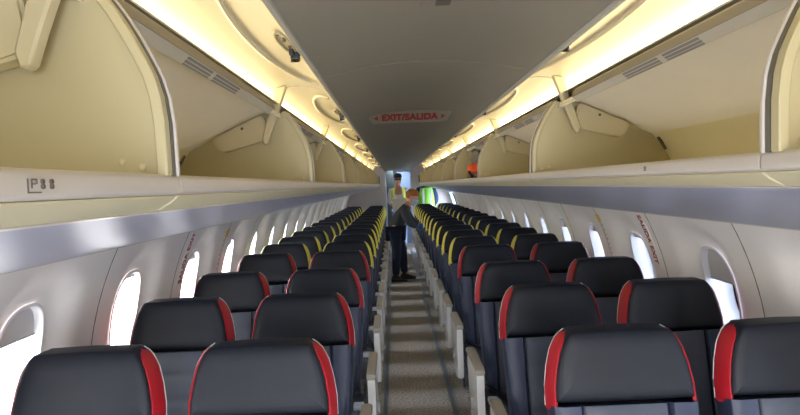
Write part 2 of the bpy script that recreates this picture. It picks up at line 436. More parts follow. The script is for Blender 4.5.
# ------------------------------------------------------------------ overhead bins
PROF = [(.454,1.622),(.4545,1.66),(.4555,1.70),(.460,1.74),(.468,1.77),(.480,1.797),(.497,1.831),(.515,1.862),(.532,1.887),(.552,1.912)]
BACK = [(.95,1.765),(.985,1.72),(1.02,1.66),(1.03,1.605)]
def bin_parts(sg, ya, yb, yo, last):
    """parts of one bin, in coordinates relative to (0, yo, 0)"""
    a, b = ya-yo, yb-yo
    X = lambda pr: [(sg*x, z) for x, z in pr]
    root = empty('overhead_bin', (0, yo, 0))
    # body: floor, back and top lining
    mb = MB()
    mb.prism_y(X([(.47,1.600),(1.03,1.600),(1.04,1.66),(1.0,1.72),(.955,1.778),(.83,1.836),(.64,1.920),(.572,1.905),(.572,1.895),(.635,1.910),(.825,1.826),(.945,1.766),(.985,1.715),(1.02,1.66),(1.02,1.612),(.47,1.612)]), a+.004, b-.004)
    mb.build('bin_shell', 'binback', root)
    mb = MB(); mb.prism_y(X([(.566,1.880),(.575,1.893),(.635,1.908),(.825,1.824),(.945,1.764),(.945,1.767),(.825,1.827),(.635,1.911),(.572,1.896),(.562,1.884)]), a+.004, b-.036)
    mb.build('top_lining', 'bintop', root)
    # fascia and placard strip
    mb = MB(); mb.prism_y(X([(.549,1.913),(.545,1.891),(.552,1.889),(.562,1.893),(.575,1.918),(.56,1.922)]), a+.003, b-.30)
    mb.build('fascia', 'fascia', root)
    mb = MB(); mb.prism_y(X([(.5455,1.8905),(.566,1.872),(.572,1.877),(.553,1.896)]), a+.003, b-.30, .001)
    st = mb.build('placard_strip', 'strip', root)
    c = (a+b)/2+.0
    for k, (q0, q1) in enumerate(((-.42,-.24),(-.21,.02))):
        mb = MB()
        for t0, t1 in ((.12,.36),(.46,.70),(.78,.94)):
            q = lambda t, o: (.5455+.0205*t-.67*o, 1.8905-.0185*t-.74*o)
            mb.prism_y(X([q(t0,-.001), q(t1,-.001), q(t1,.0006), q(t0,.0006)]), c+q0, c+q1)
        v = mb.build('vent_slot', 'slot', st, smooth=False)
    # divider at the far end
    mb = MB()
    dv = PROF+[(.57,1.908),(.635,1.918),(.83,1.832),(.95,1.77),(.987,1.717),(1.02,1.66),(1.02,1.608),(.454,1.608)]
    mb.prism_y(X(dv), b-.034, b-.004)
    d = mb.build('divider', 'bin', root)
    for xx, zz in ((.52,1.645),(.49,1.637)):
        mb = MB(); mb.sphere((sg*xx, b-.036, zz), (.006,.004,.006), 8, 6); mb.build('screw', 'strut', d)
    mb = MB()
    tp = [(x-.004, z) for x, z in PROF]
    nin = [(x+.012, z-.003) for x, z in PROF]
    mb.prism_y(X(tp+nin[::-1]), b-.046, b-.024, .002)
    et = mb.build('edge_trim', 'bin', d)
    mb = MB(); mb.prism_y(X([(x-.0045, z) for x, z in PROF]+[(x+.006, z-.002) for x, z in PROF[::-1]]), b-.0225, b-.012); mb.build('gasket', 'gasket', d)
    mb = MB(); mb.prism_y(X([(x-.0075, z) for x, z in PROF]+[(x+.006, z-.002) for x, z in PROF[::-1]]), b-.011, b-.001, .002); mb.build('edge_trim', 'rail', d)
    # lip
    mb = MB()
    mb.prism_y(X([(.4495,1.619),(.456,1.624),(.466,1.624),(.466,1.598),(.456,1.593),(.448,1.597),(.4475,1.608)]), a+.002, b-.002, .0015)
    lp = mb.build('lip', 'rail', root)
    mb = MB()
    mb.prism_y(X([(.452,1.592),(.466,1.597),(.51,1.585),(.515,1.573),(.505,1.566),(.492,1.567),(.466,1.581)]), a+.003, b-.003, .002)
    mb.build('under_rail', 'railcream', root)
    mb = MB(); mb.prism_y(X([(.486,1.568),(.494,1.5665),(.506,1.5645),(.513,1.570),(.506,1.5675),(.488,1.5705)]), a+.003, b-.003); mb.build('rail_edge', 'rail', root)
    # dark solid sliver standing in for a shaded gap in the back wall
    mb = MB(); mb.prism_y(X([(.955,1.745),(.985,1.695),(.990,1.698),(.962,1.750)]), b-.075, b-.060); mb.build('back_gap_sliver', 'gasket', root)
    # open door
    DP = [(.366,1.966),(.369,1.980),(.385,1.991),(.41,2.003),(.45,2.016),(.49,2.020),(.53,2.016),(.57,2.004),(.60,1.990),(.625,1.972)]
    mb = MB()
    inn = DP; out = [(x, z+.018) for x, z in DP]
    mb.prism_y(X(inn+out[::-1]), a+.012, b-.012, .003)
    dr = mb.build('bin_door', 'door', root)
    # raised oval rim of the door's inner pan
    import math as _m
    def dz(x):
        for (x0,z0),(x1,z1) in zip(DP, DP[1:]):
            if x0 <= x <= x1: return z0+(z1-z0)*(x-x0)/(x1-x0)
        return DP[-1][1]
    pts = []
    for k in range(25):
        t = _m.pi*k/24
        y = c-.62*_m.cos(t)+.02; x = .395+.115*_m.sin(t)**.8
        pts.append((sg*x, y, dz(x)-.001))
    mb = MB(); mb.tube(pts, .009, 8); mb.build('door_rim', 'door', dr)
    # latch: a recessed oval cup with a dark catch
    yl = c-.05
    mb = MB(); rings = []
    for rr, dd in ((1,0),(.93,-.006),(.8,-.0055),(.7,-.001)):
        rings.append([(sg*(.402+.022*rr*_m.sin(t)), yl+.14*rr*_m.cos(t), dz(.402)-.002+dd+(.25*.022*rr*_m.sin(t))) for t in [2*_m.pi*k/28 for k in range(28)]])
    mb.loft(rings, True, False, True); lt = mb.build('latch', 'strut', dr)
    mb = MB()
    mb.box(sg*.392-.012, sg*.392+.012, yl+.085, yl+.125, dz(.392)-.026, dz(.392)+.002, .004)
    mb.box(sg*.398-.006, sg*.398+.006, yl+.062, yl+.084, dz(.392)-.018, dz(.392)+.002, .003)
    mb.tube([(sg*.388, yl+.12, dz(.388)-.022), (sg*.40, yl+.085, dz(.39)-.03)], .004, 6)
    mb.build('catch', 'latch', lt)
    mb = MB()
    for q, xx in ((-.08,.392),(-.04,.398),(.03,.395),(-.1,.405)): mb.sphere((sg*xx, yl+q, dz(xx)-.004), (.005,.008,.005), 8, 6)
    mb.build('rivets', 'gasket', lt)
    # hinge strut and its pivot plate on the divider
    mb = MB()
    yb2 = b-.055
    sp = [(.532,2.010),(.545,1.975),(.572,1.90),(.600,1.83),(.618,1.780),(.632,1.776),(.640,1.80),(.622,1.86),(.598,1.925),(.576,2.002)]
    mb.prism_y(X(sp), yb2-.032, yb2-.004, .004)
    mb.build('hinge_strut', 'strut', root)
    mb = MB()
    rc = []
    c4 = [((.634,1.903),.030),((.848,1.808),.022),((.812,1.750),.03),((.618,1.800),.03)]
    for k in range(4):
        p, r = Vector(c4[k][0]), c4[k][1]
        p0, p1 = Vector(c4[k-1][0]), Vector(c4[(k+1) % 4][0])
        A = p+(p0-p).normalized()*r; C = p+(p1-p).normalized()*r
        for q in range(5):
            t = q/4; rc.append(tuple((1-t)**2*A+2*t*(1-t)*p+t*t*C))
    mb.prism_y(X(rc), b-.078, b-.036, .006, 2)
    gp = mb.build('pivot_plate', 'strut', root)
    mb = MB(); mb.sphere((sg*.72, b-.079, 1.845), (.006,.003,.006), 8, 6); mb.build('screw', 'gasket', gp)
    # dark gap at the end of the door
    mb = MB(); mb.prism_y(X([(x, z+.002) for x, z in DP]+[(x, z+.03) for x, z in DP[::-1]]), b-.011, b-.001); mb.build('door_gasket', 'gasket', root)
    if last:
        mb = MB(); mb.prism_y(X(dv), b-.002, b+.02); mb.build('end_panel', 'bulk', root)
        mb = MB(); mb.box(sg*.448-.008, sg*.448+.008, b-.05, b+.02, 1.64, 1.80, .004); mb.build('grab_handle', 'belt', root)
    return root

for sg, sn in ((-1,'left'),(1,'right')):
    proto = None
    for k in range(1, len(BY)-1):
        ya, yb = BY[k], BY[k+1]
        if proto is None or k == len(BY)-2:
            r = bin_parts(sg, ya, yb, (ya+yb)/2, k == len(BY)-2)
            if proto is None: proto = r; ptree = tree_of(r); pk = k
        else:
            r = dup(proto, ptree); r.location = (0, (ya+yb)/2, 0)
        n = k-1
        ex = ['nearest the camera, its lip marked 8' if sg < 0 else 'nearest the camera, cream back wall showing',
              'second from the camera, ending before the EXIT/SALIDA sign', 'third from the camera, just past the EXIT/SALIDA sign'] + \
             ['%s from the camera' % ORD[j] for j in range(3, 12)]
        if sg > 0 and k == 4: ex[3] = 'fourth from the camera, holding the orange vest'
        if k == len(BY)-2: ex[n] = 'farthest from the camera, beside the rear wall'
        tag(r, 'open overhead bin, %s side, %s' % (sn, ex[n]), 'overhead bin', 'overhead bins along the %s side' % sn)
    # plain closed stretch behind the camera
    mb = MB()
    cl = PROF+[(.60,1.893),(.79,1.817),(.948,1.764),(1.02,1.66),(1.02,1.608),(.50,1.57),(.454,1.60)]
    mb.prism_y([(sg*x, z) for x, z in cl], BY[0], BY[1]-.004); struct(mb.build('trim_%d' % (14+(sg > 0)), 'bin'))
    # row markings on the first bins' lips
# markings
firstL = [o for o in bpy.data.objects if o.name.startswith('overhead_bin') and o.get('label','').find('left side, nearest') > 0][0]
firstR = [o for o in bpy.data.objects if o.name.startswith('overhead_bin') and o.get('label','').find('right side, second') > 0][0]
def rotframe(xa, ya, za, loc):
    m = Matrix.Identity(4)
    for i, v in enumerate((xa, ya, za)):
        for j in range(3): m[j][i] = v[j]
    m.translation = loc; return m
fL = Matrix.Translation((0, -firstL.location.y, 0))
# left lip face looks to +x: reading direction along +y
yy = .66
lettering('8', .014, fL@rotframe((0,1,0),(0,0,1),(1,0,0),(-.4469,.592,1.6085)), 'mark', firstL, 'row_number')
lettering('8', .014, fL@rotframe((0,1,0),(0,0,1),(1,0,0),(-.4469,.577,1.6085)), 'mark', firstL, 'row_symbol')
mb = MB()
for q0,q1,z0,z1 in ((.553,.5545,1.6015,1.614),(.553,.574,1.6005,1.602),(.559,.5605,1.605,1.614),(.5605,.567,1.6125,1.614),(.5605,.566,1.6085,1.6097),(.567,.5685,1.609,1.614)):
    mb.box(-.4475,-.4468, q0, q1, z0, z1)
mb.build('row_symbol', 'mark', firstL, smooth=False, mtx=fL)
fR = Matrix.Translation((0, -firstR.location.y, 0))
lettering('12', .014, fR@rotframe((0,-1,0),(0,0,1),(-1,0,0),(.4469,1.385,1.609)), 'mark', firstR, 'row_number')

# ------------------------------------------------------------------ exit sign on the ceiling
sroot = empty('exit_sign', (-.022, 3.36, 1.984))
tag(sroot, 'grey ceiling sign reading EXIT/SALIDA in red letters with arrows', 'sign')
mb = MB()
tilt = R_(38)
mm = Matrix.Rotation(-tilt, 4, 'X')
# wedge: front face tilted to the camera
mb.faces([(-.235,-.10,0),(.235,-.10,0),(.20,.0,-.052),(-.20,.0,-.052),(.20,.05,0),(-.20,.05,0)],
         [(0,1,2,3),(3,2,4,5),(0,3,5),(1,4,2),(0,5,4,1)])
mb.build('sign_plate', 'plate', sroot, smooth=False)
fn = Vector((0,-.052,-.10)).normalized(); up = Vector((0,-.10,.052)).normalized()
ctr = Vector((.0,-.047,-.0285))+fn*.001
fr = rotframe((1,0,0), up, fn, ctr)
lettering('EXIT/SALIDA', .080, fr, 'signred', sroot, 'lettering', sx=.66, bold=.0032)
for s in (-1,1):
    mb = MB()
    mb.faces([(s*.192,0,0),(s*.170,.022,0),(s*.170,-.022,0)], [(0,1,2)])
    mb.build('arrow', 'signred', sroot, smooth=False, mtx=fr, recalc=False)
# round reading light / speaker behind the camera's top edge
sp = empty('ceiling_speaker', (.0, 1.33, 1.984)); tag(sp, 'dark ribbed fitting in the ceiling at the top edge of the photo', 'ceiling fitting')
mb = MB(); mb.box(-.045,.045,-.16,.03,-.004,.0,.002); mb.build('fitting_body', 'ceil', sp)
mb = MB(); mb.box(-.016,.016,-.15,.01,-.007,-.004,.001); mb.build('grille', 'gasket', sp)

# ------------------------------------------------------------------ wall placards by the emergency exit windows
for sg, sn in ((-1,'left'),(1,'right')):
    r = empty('exit_placard', P(sg, 3.43, R_(21), -.003)); 
    tag(r, 'narrow vertical strip with red lettering on the %s wall between windows' % sn, 'placard', 'wall placards')
    inv = Matrix.Translation(-Vector(P(sg, 3.43, R_(21), -.003)))
    mb = MB()
    ph = [R_(13)+R_(14)*k/8 for k in range(9)]
    mb.loft([[P(sg,3.395,p,.001), P(sg,3.465,p,.001), P(sg,3.465,p,-.003), P(sg,3.395,p,-.003)] for p in ph])
    mb.build('placard_plate', 'wall', r, mtx=inv)
    me = text_mesh('SALIDA EXIT', .062, bold=.001)
    L = max(v.co.x for v in me.vertices)
    for v in me.vertices:
        u, t, d = v.co.x*.15/L, v.co.y, v.co.z
        v.co = inv@Vector(P(sg, 3.43-t, R_(20.2)+(u if sg < 0 else -u)/RW*(1 if sg < 0 else 1), -.004-d))
    me.materials.clear(); me.materials.append(M['placred'])
    o = bpy.data.objects.new('lettering', me); COL.objects.link(o); o.parent = r
    q = empty('exit_marker', P(sg, 4.19, R_(23.6), -.002)); tag(q, 'small yellow square marker high on the %s wall beside a window' % sn, 'placard', 'yellow wall markers')
    p = R_(23.6); n = Vector((-sg*math.cos(p), 0, -math.sin(p))); upv = Vector((-sg*math.sin(p), 0, math.cos(p)))
    mb = MB(); mb.box(-.028,.028,-.028,.028,-.002,.002,.001)
    mb.build('marker_plate', 'placyel', q, mtx=rotframe((0,-sg,0), upv, n, (0,0,0)))
    mb = MB()
    for k in range(7):
        pk = R_(21.5-1.4*k); nk = Vector((-sg*math.cos(pk), 0, -math.sin(pk))); uk = Vector((-sg*math.sin(pk), 0, math.cos(pk)))
        t = bmesh.new(); bmesh.ops.create_cube(t, size=1)
        mb.merge(t, rotframe((0,-sg,0), uk, nk, Vector(P(sg,4.17,pk,-.001))-Vector(P(sg, 4.19, R_(23.6), -.002)))@Matrix.Diagonal((.006,.018,.001,1)))
    mb.build('dash_marks', 'mark', q, smooth=False)

# ------------------------------------------------------------------ seats
def hw_at(z):      # half width of the back at height z
    K = [(.42,.205),(.6,.222),(.80,.234),(.905,.2375),(.96,.236),(1.02,.226),(1.07,.212),(1.105,.194),(1.128,.171),(1.138,.148)]
    for (a,wa),(b,wb) in zip(K, K[1:]):
        if z <= b: return .95*(wa+(wb-wa)*(z-a)/(b-a))
    return .95*K[-1][1]
TOP = 1.142
HZ = [.902,.93,.96,.99,1.02,1.045,1.07,1.09,1.108,1.122,1.133,1.139]
def head_outline(inset):
    zs = HZ; right = [(hw_at(z)-inset, max(z, .902+inset)) for z in zs]
    right = [(x, min(z, TOP-inset-.0005*(len(zs)-i))) for i, (x, z) in enumerate(right)]
    xt = right[-1][0]
    topc = [(xt*.6, TOP-inset+.001), (0, TOP-inset+.003), (-xt*.6, TOP-inset+.001)]
    return right+topc+[(-x, z) for x, z in right[::-1]]
LEAN = Matrix.Translation((0,0,1.139))@Matrix.Rotation(R_(-11), 4, 'X')@Matrix.Translation((0,0,-1.142))
def make_seat(side, kind, trim, cat_label):
    """side: +1 right of the aisle. kind: aisle / window"""
    root = empty('airline_seat')
    # headrest cushion
    mb = MB()
    rings = []
    for y, ins in ((-.036,.070),(-.035,.046),(-.031,.028),(-.025,.0195),(-.018,.0175),(.0,.013),(.015,.010)):
        rings.append([(x, y, z) for x, z in head_outline(ins)])
    for y, ins in ((.05,.004),(.058,.004),(.064,.010)):
        rings.append([(x, y, z) for x, z in head_outline(ins)])
    mb.loft(rings)
    h = mb.build('headrest', 'black', root, mtx=LEAN, ang=50)
    # coloured side bands of the headrest
    for s in (-1, 1):
        mb = MB(); rr = []
        ol = [(hw_at(z), z) for z in [.894]+HZ]
        ol = [(x, min(z, TOP-.0005*(len(ol)-i))) for i, (x, z) in enumerate(ol)]
        for i, (x, z) in enumerate(ol):
            j0, j1 = ol[max(i-1,0)], ol[min(i+1,len(ol)-1)]
            d = Vector((j1[0]-j0[0], j1[1]-j0[1])).normalized(); n = Vector((d.y, -d.x))
            f = smooth01((len(ol)-1-i)/4.0)           # narrows to nothing past the top corner
            g = .35 if i == 0 else 1
            ym = .022; c0 = Vector((x, z))
            def pt(y, off):
                q = c0+n*(off-.016*(1-f)**3); return (s*q.x, ym+(y-ym)*max(f,.12)*g, q.y)
            k = .3+.7*f
            rr.append([pt(-.019, -.0145*k), pt(-.0175, -.011*k), pt(.008, -.003*k), pt(.036, .003), pt(.046, .0025), pt(.048, -.006), pt(.010, -.015*k), pt(-.015, -.0205*k)])
        mb.loft(rr)
        mb.build('headrest_trim', trim, root, mtx=LEAN, ang=50)
        mb = MB(); mb.tube([(s*(hw_at(z)+.0022), .050, z) for z in HZ[:-1]], .0017, 6); mb.build('piping', 'armw' , root, mtx=LEAN)
    # back shell (rear face of the seat)
    mb = MB(); rings = []
    def full(ins):
        zs = [.36,.45,.6,.75,.86]+HZ
        rt = [(hw_at(z)-ins, z) for z in zs]
        return rt+[(-x, z) for x, z in rt[::-1]]
    for y, ins in ((.060,.008),(.070,.006),(.084,.010),(.092,.03)):
        rings.append([(x, y, z-ins*.3) for x, z in full(ins)])
    mb.loft(rings); mb.build('back_shell', 'shell', root, mtx=LEAN)
    # side bolsters
    mb = MB()
    for s in (-1, 1):
        rr = []
        for z in (.40,.44,.52,.60,.70,.80,.88,.906):
            w = hw_at(z)-.004; i0 = .128
            rr.append([(s*i0, -.010, z), (s*(i0+.012), -.030, z), (s*(w-.03), -.036, z), (s*(w-.006), -.022, z), (s*w, .0, z), (s*w, .05, z), (s*(w-.01), .062, z), (s*i0, .062, z)])
        mb.loft(rr)
    mb.build('side_bolsters', 'navy', root, mtx=LEAN)
    # quilted centre of the back
    mb = MB(); rows = []; z = .40
    while z < .9065:
        f = ((z-.405) % .1)/.1
        y = -.016-.009*max(0, math.sin(math.pi*f))**.22
        rows.append([(x, y if abs(x) < .12 else -.006, z) for x in (-.131,-.118,-.06,0,.06,.118,.131)]); z += .012
    rows2 = [r+[(.131,.05,r[0][2]),(-.131,.05,r[0][2])] for r in rows]
    mb.loft(rows2); mb.build('backrest', 'grey', root, mtx=LEAN, ang=60)
    # seat cushion
    mb = MB(); rr = []
    for y, zt, w in ((-.60,.392,.205),(-.595,.43,.212),(-.57,.452,.216),(-.5,.458,.218),(-.3,.448,.218),(-.14,.440,.216),(-.10,.44,.212)):
        rr.append([(-w, y, .36), (-w, y, zt-.02), (-w+.02, y, zt), (-.1, y, zt-.006), (0, y, zt-.008), (.1, y, zt-.006), (w-.02, y, zt), (w, y, zt-.02), (w, y, .36)])
    mb.loft(rr); mb.build('seat_cushion', 'grey', root)
    # seat pan and frame
    mb = MB(); mb.box(-.215,.215,-.57,-.10,.325,.36,.008)
    mb.tube([(-.235,-.50,.31),(.235,-.50,.31)], .018, 8); mb.tube([(-.235,-.19,.31),(.235,-.19,.31)], .018, 8)
    mb.build('seat_frame', 'metal', root)
    lx = -.165*side
    for yy0, yy1 in ((-.50,-.545),(-.19,-.08)):
        mb = MB(); mb.tube([(lx,yy0,.31),(lx,(yy0+yy1)/2,.17),(lx,yy1,.018)], [.017,.015,.015], 8); mb.box(lx-.022,lx+.022,yy1-.045,yy1+.045,0.0,.022,.005)
        mb.build('leg', 'metal', root)
    mb = MB(); mb.tube([(lx,-.52,.045),(lx,-.10,.20)], .009, 6); mb.box(lx-.012,lx+.012,-.56,-.06,.0,.012); mb.build('leg_brace', 'metal', root)
    # life vest pouch below
    mb = MB(); mb.box(-.11,.11,-.48,-.26,.25,.32,.015); mb.build('underseat_pouch', 'belt', root)
    # armrests
    def arm(x, wide, nm='armrest'):
        hw = .023 if wide else .019
        mb = MB()
        if wide:
            prof = [(-.115,.645),(-.09,.60),(-.12,.46),(-.16,.34),(-.22,.285),(-.37,.275),(-.485,.30),(-.50,.34),(-.502,.60),(-.495,.632)]
        else:
            prof = [(-.115,.645),(-.10,.60),(-.15,.56),(-.30,.585),(-.46,.605),(-.49,.62),(-.49,.635)]
        mb.prism_x(prof, x-hw*.82, x+hw*.82, .006, 2)
        a = mb.build(nm, 'armw', root)
        mb = MB()
        mb.prism_x([(-.10,.642),(-.10,.662),(-.13,.672),(-.46,.662),(-.498,.652),(-.508,.634),(-.50,.628),(-.46,.638),(-.13,.640)], x-hw, x+hw, .005, 2)
        mb.build('arm_cap', 'armcap', a)
        if wide:
            mb = MB(); xo = x-side*hw*.9
            mb.tube([(xo+side*.004,-.30,.42),(xo-side*.012,-.30,.42)], .034, 14); mb.build('recline_cover', 'dado', a)
            mb = MB(); mb.box(x-.018,x+.018,-.21,-.12,.33,.47,.01); mb.build('arm_pivot', 'metal', a)
    if kind == 'aisle':
        arm(-.277*side, True); arm(.258*side, False)
    else:
        arm(.262*side, False)
    # belt
    mb = MB(); bx = -.19*side if kind == 'aisle' else .12
    mb.tube([(bx,-.12,.455),(bx*.9,-.22,.468),(bx*.7,-.32,.466),(bx*.55,-.40,.468)], .0115, 6)
    for v in mb.bm.verts: v.co.z = .452+(v.co.z-.452)*.6
    sb = mb.build('seat_belt', 'belt', root)
    mb = MB(); mb.box(bx*.55-.024,bx*.55+.024,-.45,-.395,.452,.468,.005); mb.build('buckle', 'buckle', sb)
    if kind == 'aisle':
        mb = MB(); x = -.225*side; mb.tube([(x,-.13,.47),(x-.03*side,-.2,.40),(x-.035*side,-.26,.30),(x-.03*side,-.25,.24)], .010, 6); mb.build('hanging_strap', 'belt', root)
        mb = MB(); mb.box(x*.9-.026, x*.9+.026, -.43, -.37, .452, .478, .006); mb.build('belt_end', 'buckle', root)
    return root

ROWS = [1.88,2.71,3.53,4.50,5.26,6.02]
while len(ROWS) < 17: ROWS.append(ROWS[-1]+.762)
protos = {}
for side in (-1, 1):
    for kind in ('aisle', 'window'):
        for trim in ('red', 'yellow'): protos[(side, kind, trim)] = None
PRE = ['nearest the camera','just behind the nearest row','third row from the camera']
for ri, y in enumerate(ROWS):
    trim = 'red' if ri < 4 else 'yellow'
    for side in (-1, 1):
        for kind in ('aisle', 'window'):
            key = (side, kind, trim)
            if protos[key] is None:
                r = make_seat(side, kind, trim, ''); protos[key] = (r, tree_of(r))
            else:
                r = dup(*protos[key])
            x = side*(.550 if kind == 'aisle' else 1.080)
            r.location = (x, y, 0)
            sn = 'left' if side < 0 else 'right'
            wh = 'beside the aisle' if kind == 'aisle' else 'against the windows'
            if ri < 4: row = ['nearest row to the camera','second row from the camera','third row from the camera','last row with red trim'][ri]
            elif ri == 4: row = 'first row with yellow trim'
            elif ri == len(ROWS)-1: row = 'rearmost row of the cabin'
            else: row = '%s row with yellow trim' % ORD[ri-4]
            tag(r, '%s-edged black seat %s, %s side, %s' % (trim, wh, sn, row), 'seat', '%s-trimmed seats' % trim)

# ------------------------------------------------------------------ people
def skin_mesh(name, J, E, m, parent, sub=2, root=None):
    """J: {joint: ((x,y,z), radius or (rx, ry))}; one continuous skinned surface"""
    names = list(J); me = bpy.data.meshes.new(name)
    me.from_pydata([J[n][0] for n in names], [(names.index(a), names.index(b)) for a, b in E], [])
    o = bpy.data.objects.new(name, me); COL.objects.link(o)
    o.modifiers.new('s', 'SKIN')
    if not me.skin_vertices: me.attributes  # noqa
    bpy.context.view_layer.objects.active = o
    sv = me.skin_vertices[0].data if me.skin_vertices else None
    if sv is None:
        bm = bmesh.new(); bm.from_mesh(me); bm.verts.layers.skin.verify(); bm.to_mesh(me); bm.free(); sv = me.skin_vertices[0].data
    for i, n in enumerate(names):
        r = J[n][1]; sv[i].radius = r if isinstance(r, tuple) else (r, r)
        sv[i].use_root = (n == (root or names[0]))
    s = o.modifiers.new('u', 'SUBSURF'); s.levels = sub; s.render_levels = sub
    bpy.context.view_layer.update()
    nm = bpy.data.meshes.new_from_object(o.evaluated_get(bpy.context.evaluated_depsgraph_get()))
    bpy.data.objects.remove(o)
    for p in nm.polygons: p.use_smooth = True
    nm.materials.clear(); nm.materials.append(M[m])
    o = bpy.data.objects.new(name, nm); COL.objects.link(o); o.parent = parent
    return o

def head(parent, c, face, tilt, hairm, mask, hat=False):
    """head at c, looking along yaw `face` (radians, 0 = +x), pitched down by tilt"""
    T = Matrix.Translation(c)@Matrix.Rotation(face, 4, 'Z')@Matrix.Rotation(tilt, 4, 'Y')
    mb = MB()
    rings = []
    for z, rx, ry, ox in ((-.125,.035,.035,.045),(-.115,.05,.045,.035),(-.09,.072,.058,.022),(-.05,.088,.067,.012),(0,.096,.073,.004),(.05,.095,.074,-.003),(.09,.078,.062,-.01),(.115,.045,.038,-.012),(.122,.015,.013,-.012)):
        rings.append([(ox+rx*math.cos(t), ry*math.sin(t), z) for t in [2*math.pi*k/20 for k in range(20)]])
    mb.loft(rings)
    mb.loft([[(.088,-.008,.02),(.088,.008,.02),(.098,0,.022)],[(.098,-.014,-.025),(.098,.014,-.025),(.122,0,-.024)],[(.092,-.010,-.036),(.092,.010,-.036),(.10,0,-.036)]])
    for s in (-1,1): mb.sphere((-.005, s*.076, -.005), (.018,.009,.032), 8, 6)
    hd = mb.build('head', 'skin', parent, mtx=T)
    mb = MB()
    for s in (-1,1): mb.sphere((.088, s*.03, .012), (.009,.014,.007), 8, 6)
    mb.build('eyes', 'hairk', hd, mtx=T)
    mb = MB(); mb.loft([[(.092,-.02,-.062),(.097,0,-.060),(.092,.02,-.062)],[(.094,-.022,-.067),(.1,0,-.067),(.094,.022,-.067)],[(.090,-.018,-.072),(.095,0,-.073),(.090,.018,-.072)]], False)
    mb.build('mouth', 'placred', hd, mtx=T)
    mb = MB(); rings = []
    for z, k in ((-.05,1.0),(-.01,1.02),(.03,1.05),(.06,1.07),(.09,1.1),(.118,1.15),(.133,1.0),(.137,.4)):
        rx = {-.05:.07,-.01:.085,.03:.098,.06:.100,.09:.090,.118:.065,.133:.035,.137:.02}[z]; ry = rx*.80
        fr = -.03 if z < .055 else -.01
        rings.append([(min(fr+rx*k*math.cos(t), .052 if z < .05 else (.095 if not hat else .11)), ry*k*math.sin(t), z) for t in [2*math.pi*k2/20 for k2 in range(20)]])
    mb.loft(rings); mb.build('hair', hairm, hd, mtx=T)
    if hat:
        mb = MB(); mb.loft([[(.0+.118*math.cos(t)*q, .096*math.sin(t)*q, zz) for t in [2*math.pi*k/20 for k in range(20)]] for q, zz in ((1.0,.045),(1.02,.08),(.9,.125),(.5,.15),(.1,.155))])
        mb.box(.07,.165,-.07,.07,.048,.06,.004)
        mb.build('cap', 'hairk', hd, mtx=T)
        mb = MB(); mb.box(.085,.112,-.072,-.006,-.008,.032,.008); mb.box(.085,.112,.006,.072,-.008,.032,.008); mb.box(.095,.105,-.01,.01,.012,.02)
        mb.build('sunglasses', 'hairk', hd, mtx=T)
    if mask:
        mb = MB(); rings = []
        for z, rx, ry in ((-.115,.058,.05),(-.10,.084,.066),(-.06,.108,.074),(-.03,.118,.075),(-.012,.112,.071),(-.012,.09,.06)):
            rings.append([(.012+rx*math.cos(t), ry*math.sin(t), z) for t in [-1.25+2.5*k/14 for k in range(15)]])
        mb.loft(rings, False); mb.build('face_mask', 'mask', hd, mtx=T)
    return hd

def hand(parent, w, d, side, m, scale=1.0):
    """hand at wrist w, fingers along d; palm plus five bent fingers in one surface"""
    d = Vector(d).normalized(); up = Vector((0,0,1)); s = d.cross(up)
    if s.length < .1: s = Vector((1,0,0))
    s.normalize(); n = s.cross(d)
    w = Vector(w); q = scale
    J = {'w': (w, (.022*q,.026*q)), 'p': (w+d*.05*q, (.018*q,.036*q)), 'k': (w+d*.085*q, (.014*q,.036*q))}
    E = [('w','p'),('p','k')]
    o = skin_mesh('hand', J, E, m, parent, 1)
    mb = MB()
    for i, (off, ln) in enumerate(((-.030,.062),(-.010,.074),(.010,.070),(.029,.054))):
        b0 = w+d*.082*q+s*off*q
        mb.tube([b0, b0+(d*.5*ln-n*.008)*q, b0+(d*.85*ln-n*.03)*q], [.009*q,.0085*q,.006*q], 8)
    b0 = w+d*.03*q-s*side*.028*q
    mb.tube([b0, b0+(d*.03-s*side*.022-n*.006)*q, b0+(d*.058-s*side*.026-n*.018)*q], [.011*q,.010*q,.007*q], 8)
    mb.build('fingers', m, o)
    return o

# person stooping over a seat in the aisle
py = 10.2
P1 = empty('person', (-.07, py, 0))
tag(P1, 'stooping person in grey jacket, face mask and blue gloves, leaning over the aisle seats', 'person')
o0 = Vector((-.07, py, 0))
def rel(d): return {k: (Vector(p)-o0, r) for k, (p, r) in d.items()}
J = {'pelvis':((-.13,py,.86),(.13,.11)),'spine':((-.08,py,1.0),(.12,.11)),'chest':((.0,py,1.13),(.14,.12)),'neck':((.09,py,1.24),.055),'skull':((.13,py,1.32),.06),
     'hipl':((-.13,py-.09,.82),.085),'kneel':((-.12,py-.11,.46),.062),'anklel':((-.15,py-.12,.09),.042),
     'hipr':((-.11,py+.09,.82),.085),'kneer':((-.02,py+.12,.46),.062),'ankler':((.0,py+.13,.09),.042),
     'shl':((.03,py-.18,1.17),.06),'ell':((.10,py-.24,.97),.045),'wrl':((.23,py-.14,.90),.03),
     'shr':((.05,py+.18,1.17),.06),'elr':((.15,py+.22,.99),.045),'wrr':((.28,py+.16,.92),.03)}
EB = [('pelvis','spine'),('spine','chest'),('chest','neck'),('neck','skull'),('pelvis','hipl'),('hipl','kneel'),('kneel','anklel'),('pelvis','hipr'),('hipr','kneer'),('kneer','ankler'),
      ('chest','shl'),('shl','ell'),('ell','wrl'),('chest','shr'),('shr','elr'),('elr','wrr')]
skin_mesh('body', rel(J), EB, 'skin', P1)
def grow(J, keys, k=1.18, add=.012):
    out = {}
    for n in keys:
        p, r = J[n]; out[n] = (p, tuple(x*1.0*k+add for x in r) if isinstance(r, tuple) else r*k+add)
    return out
TJ = ['pelvis','spine','chest','neck','shl','ell','wrl','shr','elr','wrr']
def sube(keys): return [(a, b) for a, b in EB if a in keys and b in keys]
